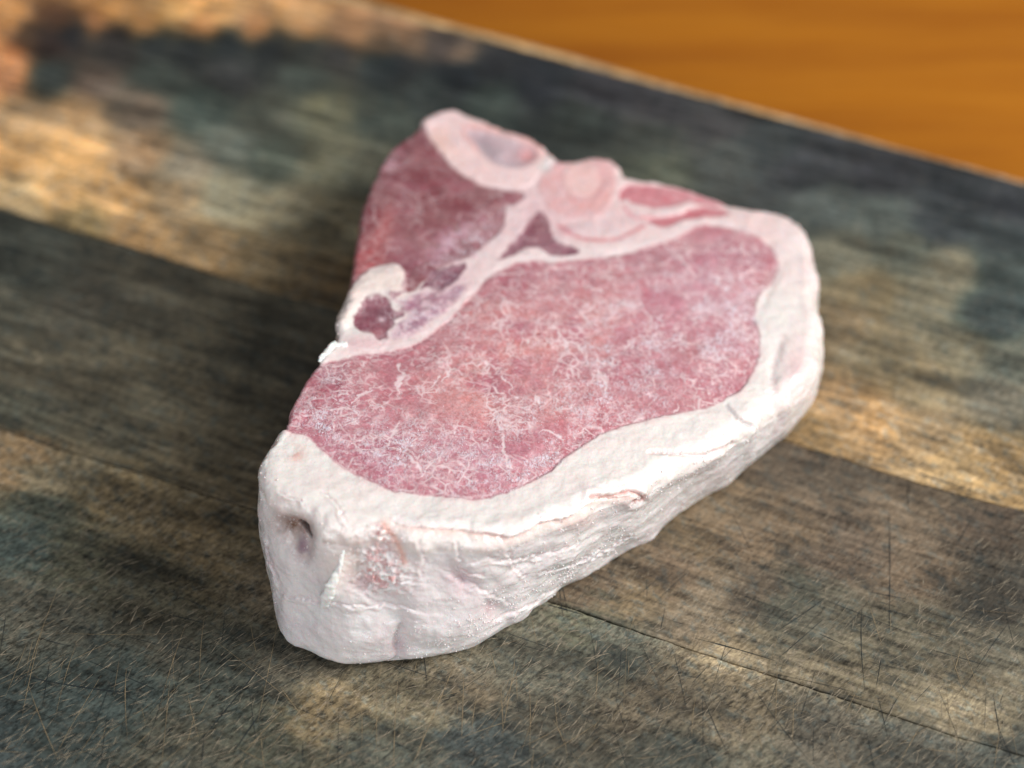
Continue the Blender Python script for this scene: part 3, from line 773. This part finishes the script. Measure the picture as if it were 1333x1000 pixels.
# ---- frost
frost = np.clip(0.95*blob(480, 575, 120, 45, 20)+0.9*blob(600, 615, 95, 40)+0.8*blob(690, 600, 60, 30, -25)+0.5*blob(800, 510, 150, 45, -25)+0.8*blob(930, 410, 90, 90)+0.5*blob(820, 450, 90, 60)+0.8*blob(430, 530, 55, 35)+0.40*blob(700, 450, 300, 120)
                +1.0*blob(605, 325, 60, 20, -42)+0.6*blob(560, 400, 60, 25, -40)+0.6*blob(510, 212, 28, 18), 0, 1)
frost = frost*(0.25+0.75*sstep(-0.4, 0.4, n1))*(onside == 0)
frost = np.maximum(frost, 0.18*(1-lean)+0.45*(1-lean)*(onside == 0)*sstep(420, 300, V)*sstep(-0.2, 0.3, n1))
# ---- side features (tint)
sf = (~hid)*1.0
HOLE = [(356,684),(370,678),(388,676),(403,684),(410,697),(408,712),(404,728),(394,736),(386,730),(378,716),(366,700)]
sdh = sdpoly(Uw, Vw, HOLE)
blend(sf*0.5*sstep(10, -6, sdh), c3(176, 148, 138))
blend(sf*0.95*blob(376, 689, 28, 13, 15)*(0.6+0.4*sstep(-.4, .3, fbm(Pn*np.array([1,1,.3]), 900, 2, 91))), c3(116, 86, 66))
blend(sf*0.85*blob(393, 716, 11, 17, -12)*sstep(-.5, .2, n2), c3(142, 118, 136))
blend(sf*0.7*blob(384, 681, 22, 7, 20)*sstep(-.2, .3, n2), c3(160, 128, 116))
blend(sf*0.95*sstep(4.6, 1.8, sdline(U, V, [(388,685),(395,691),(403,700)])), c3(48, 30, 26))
pk = np.clip(blob(500, 700, 12, 18, -30)+blob(488, 735, 32, 28)+0.7*blob(505, 760, 38, 18), 0, 1)
blend(sf*0.9*pk*sstep(-.25, .25, fbm(Pn, 900, 3, 90)), c3(204, 146, 144))
blend(sf*0.55*blob(468, 762, 18, 12, 40), c3(176, 138, 146))
blend(sf*0.8*np.exp(-(sdline(U, V, [(500,684),(512,700),(520,718),(526,735)])/4.5)**2), c3(226, 172, 156))
blend(sf*0.55*blob(600, 760, 26, 20, 30), c3(206, 172, 182))
blend(sf*0.65*blob(640, 795, 12, 12), c3(190, 150, 156))
blend(sf*0.5*blob(520, 845, 12, 12), c3(176, 142, 152))
blend(sf*0.4*np.clip(blob(440, 740, 22, 30)+blob(462, 735, 10, 30), 0, 1), c3(226, 206, 190))
blend(sf*0.5*blob(760, 680, 24, 9, -10), c3(226, 196, 188))
# ledge where the upper fat layer ends
LEDGE = [(500,668),(520,684),(560,690),(600,692),(640,698),(664,699),(690,690),(706,680),(732,676),(760,660),(778,650),(800,650),(826,645)]
ld, lt, lsg = sdline(Uw, Vw, LEDGE, True, True)
above = lsg < 0
blend(sf*0.5*np.exp(-(ld/np.where(above, 1.5, 7.0))**2)*sstep(.0, .12, lt)*sstep(1, .97, lt), c3(228, 182, 168))
blend(sf*0.45*np.exp(-(ld/18.0)**2)*above, c3(248, 244, 242))
FOLD1 = [(768,648),(800,648),(815,643),(830,646),(838,652),(822,656)]
f1d = sdline(Uw, Vw, FOLD1)
blend(sf*0.85*np.exp(-(f1d/2.0)**2), c3(206, 140, 128))
FOLD2 = [(846,590),(880,592),(912,597),(935,588),(955,580)]
f2d = sdline(Uw, Vw, FOLD2)
blend(sf*0.45*np.exp(-(f2d/2.5)**2), c3(216, 178, 176))
FOLD3 = [(946,531),(958,542),(972,553),(976,556)]
f3d = sdline(Uw, Vw, FOLD3)
blend(sf*0.65*np.exp(-(f3d/3.0)**2), c3(166, 156, 160))
GRV = [(1020,440),(1008,475),(1008,510),(1012,545),(1006,565)]
gd = sdline(Uw, Vw, GRV)
blend(sf*0.45*np.exp(-(gd/4.0)**2), c3(206, 186, 186))
tint *= (1+(0.03+0.08*lean)*fbm(Pn, 900, 2, 95))[..., None]*(1+(0.03+0.05*lean)*n2)[..., None]
tint = np.clip(tint, 0.004, 0.9)

# ---- relief along the normal
D = np.zeros_like(U)
D += lean*(0.00030*n2+0.0005*fbm(Pn, 60, 3, 101))
D += (1-lean)*(0.0005*n1+0.00022*n2)*(onside == 0)
S_ = np.where(onside > 0, 1.0, sstep(KT*0.90, KT, ring)[:, None]*np.ones((1, NJ)))*(1-lean)
ridge = 1-np.abs(fbm(Pn*np.array([1, 1, 1.5]), 85, 4, 110))*2
D += S_*(0.0016*fbm(Pn, 50, 2, 111)+0.0007*n1+0.00022*n2+0.0003*(ridge-0.6)+0.00008*fbm(Pn, 700, 3, 112))
# seams between tissues: lean a touch lower at its border, then domed
for k in ('LOIN', 'TEND'):
    D += leanm[k]*0.0009*(sstep(0, -45, sd[k]))-0.00015*np.exp(-((sd[k]+2.0)/2.2)**2)*(onside == 0)
for k in ('TRI', 'SM1', 'RND2'): D -= leanm[k]*0.0003*sstep(1, -7, sd[k])
for k in ('STR1', 'STR2'): D -= leanm[k]*0.0006
D += 0.0004*bone*(1-marrow)-0.0009*marrow*sstep(1, -12, sd['MARROW'])+0.0002*roundb
D -= 0.0002*roundb*np.exp(-((rd-27)/3.0)**2)
D -= 0.0001*np.exp(-((sd['ROUND']-1)/3.0)**2)*(onside == 0)*(1-lean)
D += 0.0008*inside('FATL', 8)*(onside == 0)
D -= 0.0005*blob(1001, 380, 7, 38, 26)*(onside == 0)
D += sf*(-0.0018*sstep(10, -10, sdh)*np.clip(1-blob(393, 718, 12, 18)*0.75, 0, 1)-0.0045*sstep(4.0, 0.5, sdline(U, V, [(388,685),(395,691),(403,700)])))
D += sf*(0.0015*blob(432, 765, 14, 30, 20)-0.0022*blob(470, 752, 22, 30, -20)-0.0012*blob(505, 730, 30, 30)+0.0020*blob(420, 705, 26, 40))
D += sf*pk*0.0014*fbm(Pn, 900, 2, 130)
D += sf*(-0.0024*blob(520, 838, 9, 26, 8)+0.0012*blob(480, 830, 40, 20)+0.0012*blob(570, 825, 30, 18)-0.0018*blob(602, 758, 22, 12, 40)-0.0012*blob(642, 795, 14, 12)+0.0010*blob(650, 750, 26, 16, 30)-0.0012*blob(690, 735, 60, 8, -28)+0.0012*blob(745, 715, 60, 12, -28))
D += sf*np.where(above, 0.0007*sstep(30, 0.5, ld), -0.0004*sstep(14, 0, ld))*(1+n1)*sstep(0, .15, lt)*sstep(1, .9, lt)
D -= sf*(0.0009*np.exp(-(f1d/2.4)**2)+0.0010*np.exp(-(f2d/3.0)**2)+0.0008*np.exp(-(f3d/3.0)**2)*(1+2*n1)+0.0005*np.exp(-(gd/6.0)**2))
D += sf*0.0004*np.exp(-((f1d-6)/4.0)**2)
CREASES = [([(575,744),(598,760),(622,768),(645,780),(668,792)], 1.8), ([(592,738),(612,750),(634,752)], 1.5), ([(519,864),(515,845),(520,822),(528,806)], 2.4), ([(452,763),(470,774),(484,786),(500,792)], 1.8),
    ([(350,772),(400,784),(450,790),(500,792),(560,800)], 1.6), ([(610,735),(640,728),(680,730),(720,718),(770,700)], 1.6), ([(640,815),(680,795),(730,765)], 1.6), ([(546,700),(552,730),(548,760)], 2.0), ([(345,700),(352,740),(362,770)], 1.5),
    ([(420,640),(440,660),(452,684)], 1.5), ([(362,640),(380,648),(400,662)], 1.2), ([(700,745),(740,735),(790,715),(830,695)], 1.2), ([(590,700),(600,720),(596,745)], 1.6), ([(655,705),(668,735),(690,760)], 1.4)]
for pts, w in CREASES:
    d, t, sg_ = sdline(Uv, Vv2, pts, True, True)
    en = np.sin(np.pi*np.clip(t, 0.0, 1))**0.5*sf
    D -= en*0.00038*np.exp(-(d/w)**2)
    D += en*0.00035*np.exp(-((d-w*2.4)/(w*1.8))**2)*(sg_ > 0)
    blend(en*0.28*np.exp(-(d/(w*1.3))**2), c3(206, 172, 174))
# the bottom stays flat
fade = np.ones(NR); fade[KT+KS-10:KT+KS] = np.linspace(1, 0.1, 10); fade[KT+KS:] = 0
D *= fade[:, None]
D[0:3] = D[3].mean()
Gd = G+Nn*D[..., None]
Gd[..., 2] = np.maximum(Gd[..., 2], 0.0)
Gd[..., 2] += 0.0006
dry = np.where(lean > 0.5, 0.45, 0.0)

leanA = np.clip(lean-0.60*(lean-leanm['LOIN']), 0, 1)
# ---- split into parts
LAB = np.zeros(U.shape, int)          # 0 fat
for i, k in enumerate(('LOIN', 'TEND', 'TRI', 'SM1', 'RND2', 'STR1', 'STR2'), 1):
    LAB[(leanm[k] > 0.5)] = i
LAB[bone > 0.5] = 8
LAB[marrow > 0.5] = 9
LAB[roundb > 0.5] = 10
GR = np.zeros(U.shape, bool)
LAB[(sf*pk > 0.62) & (onside > 0)] = 11
LAB[KT+KS-2:] = 0
chop = bpy.data.objects.new('meat_chop', None); sc.collection.objects.link(chop)
chop['label'] = 'thick raw bone-in pork chop with a white fat cap lying on the dark cutting board'
chop['category'] = 'meat'
mat_fat = tissue('frosted_fat'); mats = {}
idx = np.arange(NR*NJ).reshape(NR, NJ)
q = np.stack([idx[:-1], idx[1:], np.roll(idx, -1, 1)[1:], np.roll(idx, -1, 1)[:-1]], -1)     # (NR-1, NJ, 4)
fl = LAB[:-1, :].ravel()
q = q.reshape(-1, 4)
VV = Gd.reshape(-1, 3); NF = Nn.reshape(-1, 3)
soft = np.ones_like(U)
for k in sd: soft = np.minimum(soft, np.where((onside > 0) & ~hid, 1.0, sstep(0.5, 9.0, np.abs(sd[k]))))
soft = np.minimum(soft, np.where(onside > 0, sstep(0.0, 0.25, np.abs(pk*sf-0.62)), 1.0))
AT = {'soft': soft.ravel(), 'tint': tint.reshape(-1, 3), 'lean': leanA.ravel(), 'frost': frost.ravel(), 'vein': vein.ravel(), 'dry': dry.ravel()}
def part(label_id, name, parent, label=None, depth=0.004, dscale=0.4):
    sel = q[fl == label_id]
    used, inv = np.unique(sel.ravel(), return_inverse=True)
    f = inv.reshape(-1, 4)
    v = VV[used]; nv = NF[used]
    # boundary edges get a skirt going into the body
    e = np.concatenate([f[:, [0, 1]], f[:, [1, 2]], f[:, [2, 3]], f[:, [3, 0]]])
    key = np.sort(e, 1); kk = key[:, 0].astype(np.int64)*len(v)+key[:, 1]
    u_, first, cnt = np.unique(kk, return_index=True, return_counts=True)
    be = e[first[cnt == 1]]
    bv, binv = np.unique(be.ravel(), return_inverse=True); be2 = binv.reshape(-1, 2)
    n0 = len(v)
    v2 = np.concatenate([v, v[bv], v[bv]-nv[bv]*depth*dscale])
    m_ = len(bv)
    sk = np.stack([n0+be2[:, 1], n0+be2[:, 0], n0+m_+be2[:, 0], n0+m_+be2[:, 1]], -1)
    src = np.concatenate([used, used[bv], used[bv]])
    at = {k: a[src] for k, a in AT.items()}
    tris = None
    fq = np.concatenate([f, sk])
    if label_id == 0:
        pass
    o = make_mesh(name, v2, fq, at, mat_fat, parent)
    if label: o['label'] = label
    return o
# the fat body also closes its two centre holes (the loin covers the top one)
part(0, 'fat_cap', chop, 'thick white fat wrapped round the chop')
part(1, 'loin_muscle', chop, 'large pink lean eye with pale marbling and frost')
part(2, 'tenderloin_muscle', chop, 'smaller dark red lean at the back left')
part(3, 'muscle_strip', chop, 'dark purple triangle of lean between the two big muscles', 0.003)
part(4, 'muscle_strip', chop, 'small dark sliver of lean', 0.003)
part(5, 'muscle_strip', chop, 'dark round lean near the left rim', 0.003)
part(6, 'muscle_strip', chop, 'outer pink band at the back right', 0.003)
part(7, 'muscle_strip', chop, 'inner red band at the back right', 0.003)
bo = part(8, 'vertebra_bone', chop, 'sawn pale bone at the back corner', 0.004)
part(9, 'marrow', bo, 'grey pink marrow', 0.004)
part(10, 'round_bone', chop, 'round pinkish bone end at the back', 0.004)
part(11, 'gristle_patch', chop, 'rough pink patch on the front fat', 0.003)

# loose strand of fat on the front and the ragged nub at the left rim
def strand(name, pts_px, radii, label, lift, flat=0.5, seed=0, facemap=True):
    pts = []
    for (x, y) in pts_px:
        d = (GU-x)**2+(GV-y)**2+np.where(facing > 0.05, 0, 1e6)
        k = np.unravel_index(np.argmin(d), d.shape)
        pts.append(Gd[k]+Nn[k]*lift)
    P = catmull(np.array(pts), 60, False); rad = np.interp(np.linspace(0, 1, 60), np.linspace(0, 1, len(radii)), radii)
    M = 14; V_ = []; F_ = []
    for i in range(60):
        t = P[min(i+1, 59)]-P[max(i-1, 0)]; t /= np.linalg.norm(t)
        w = CAM-P[i]; w /= np.linalg.norm(w)
        s_ = np.cross(t, w); s_ /= np.linalg.norm(s_); w2_ = np.cross(s_, t)
        for a in range(M):
            th = 2*math.pi*a/M
            V_.append(P[i]+rad[i]*(math.cos(th)*s_+flat*math.sin(th)*w2_))
    V_ = np.array(V_)
    V_ += 0.0006*np.stack([fbm(V_, 900, 3, seed+k) for k in range(3)], -1)
    for i in range(59):
        for a in range(M):
            F_.append((i*M+a, i*M+(a+1) % M, (i+1)*M+(a+1) % M, (i+1)*M+a))
    tr = [(0, a+1, a) for a in range(1, M-1)]+[(59*M, 59*M+a, 59*M+a+1) for a in range(1, M-1)]
    n = len(V_)
    at = {'tint': np.tile(c3(252, 246, 240), (n, 1)), 'lean': np.zeros(n), 'frost': np.full(n, 0.3), 'vein': np.zeros(n), 'dry': np.zeros(n), 'soft': np.ones(n)}
    o = make_mesh(name, V_, np.array(F_), at, mat_fat, chop, np.array(tr))
    o['label'] = label
strand('fat_strand', [(449,716),(444,735),(436,758),(428,776),(422,791)], [0.0003, 0.0009, 0.0015, 0.0019, 0.0010], 'loose white strand of fat hanging on the front corner', 0.0006, 0.55, 5)
strand('fat_strand', [(452,452),(436,456),(424,463),(411,469)], [0.0012, 0.0014, 0.0012, 0.0004], 'ragged tag of fat at the left rim', 0.0002, 0.7, 9)

# frost crystals and fat crumbs clinging to the surface
def crystals(name, n, weight, smin, smax, label, seed, col):
    g = np.random.default_rng(seed)
    w = np.clip(weight, 0, None)*(facing > 0.08)
    area_w = np.linalg.norm(np.cross(dj, dr), axis=2)
    w = (w*area_w).ravel(); w[:NJ*6] = 0; w /= w.sum()
    pick = g.choice(len(w), n, p=w)
    base = Gd.reshape(-1, 3)[pick]; nn = NF[pick]
    sz = smin+(smax-smin)*g.random(n)**2.2
    dirs = np.array([(1, 0, 0), (-1, 0, 0), (0, 1, 0), (0, -1, 0), (0, 0, 1), (0, 0, -1)], float)
    Vv_ = np.zeros((n, 6, 3))
    for i in range(n):
        A = np.linalg.qr(g.normal(size=(3, 3)))[0]
        Vv_[i] = (dirs*np.array([1.0, g.uniform(.4, 1), g.uniform(.4, .9)]))@A*sz[i]
    Vv_ += (base+nn*(sz*0.25)[:, None])[:, None, :]
    T8 = np.array([(0, 2, 4), (2, 1, 4), (1, 3, 4), (3, 0, 4), (2, 0, 5), (1, 2, 5), (3, 1, 5), (0, 3, 5)])
    tr = (T8[None]+np.arange(n)[:, None, None]*6).reshape(-1, 3)
    N_ = n*6
    at = {'tint': np.tile(c3(*col), (N_, 1)), 'lean': np.zeros(N_), 'frost': np.zeros(N_), 'vein': np.zeros(N_), 'dry': np.zeros(N_), 'soft': np.zeros(N_)}
    o = make_mesh(name, Vv_.reshape(-1, 3), np.zeros((0, 4), np.int32), at, mat_fat, chop, tr)
    o['kind'] = 'stuff'; o['label'] = label
crystals('frost_crystals', 5200, (onside == 0)*(frost**1.5)*lean*sstep(-0.2, 0.35, n2+n1), 0.00008, 0.00026, 'fine white frost grains on the lean', 3, (238, 220, 228))
crystals('fat_crumbs', 1500, sf*(onside > 0)*(blob(600, 815, 110, 26, -20)+0.7*blob(350, 670, 22, 40)+0.5*blob(490, 740, 50, 40)+0.8*blob(760, 730, 90, 16, -32)+0.08)*sstep(-0.3, 0.3, n2), 0.00008, 0.00040, 'small wet crumbs of fat on the front of the fat cap', 4, (246, 240, 238))
crystals('fat_crumbs', 900, (1-lean)*(np.exp(-((ring-KT)/14.0)**2))[:, None]*np.ones((1, NJ)), 0.00010, 0.00045, 'ragged crumbs of fat along the cut rim', 5, (244, 234, 232))
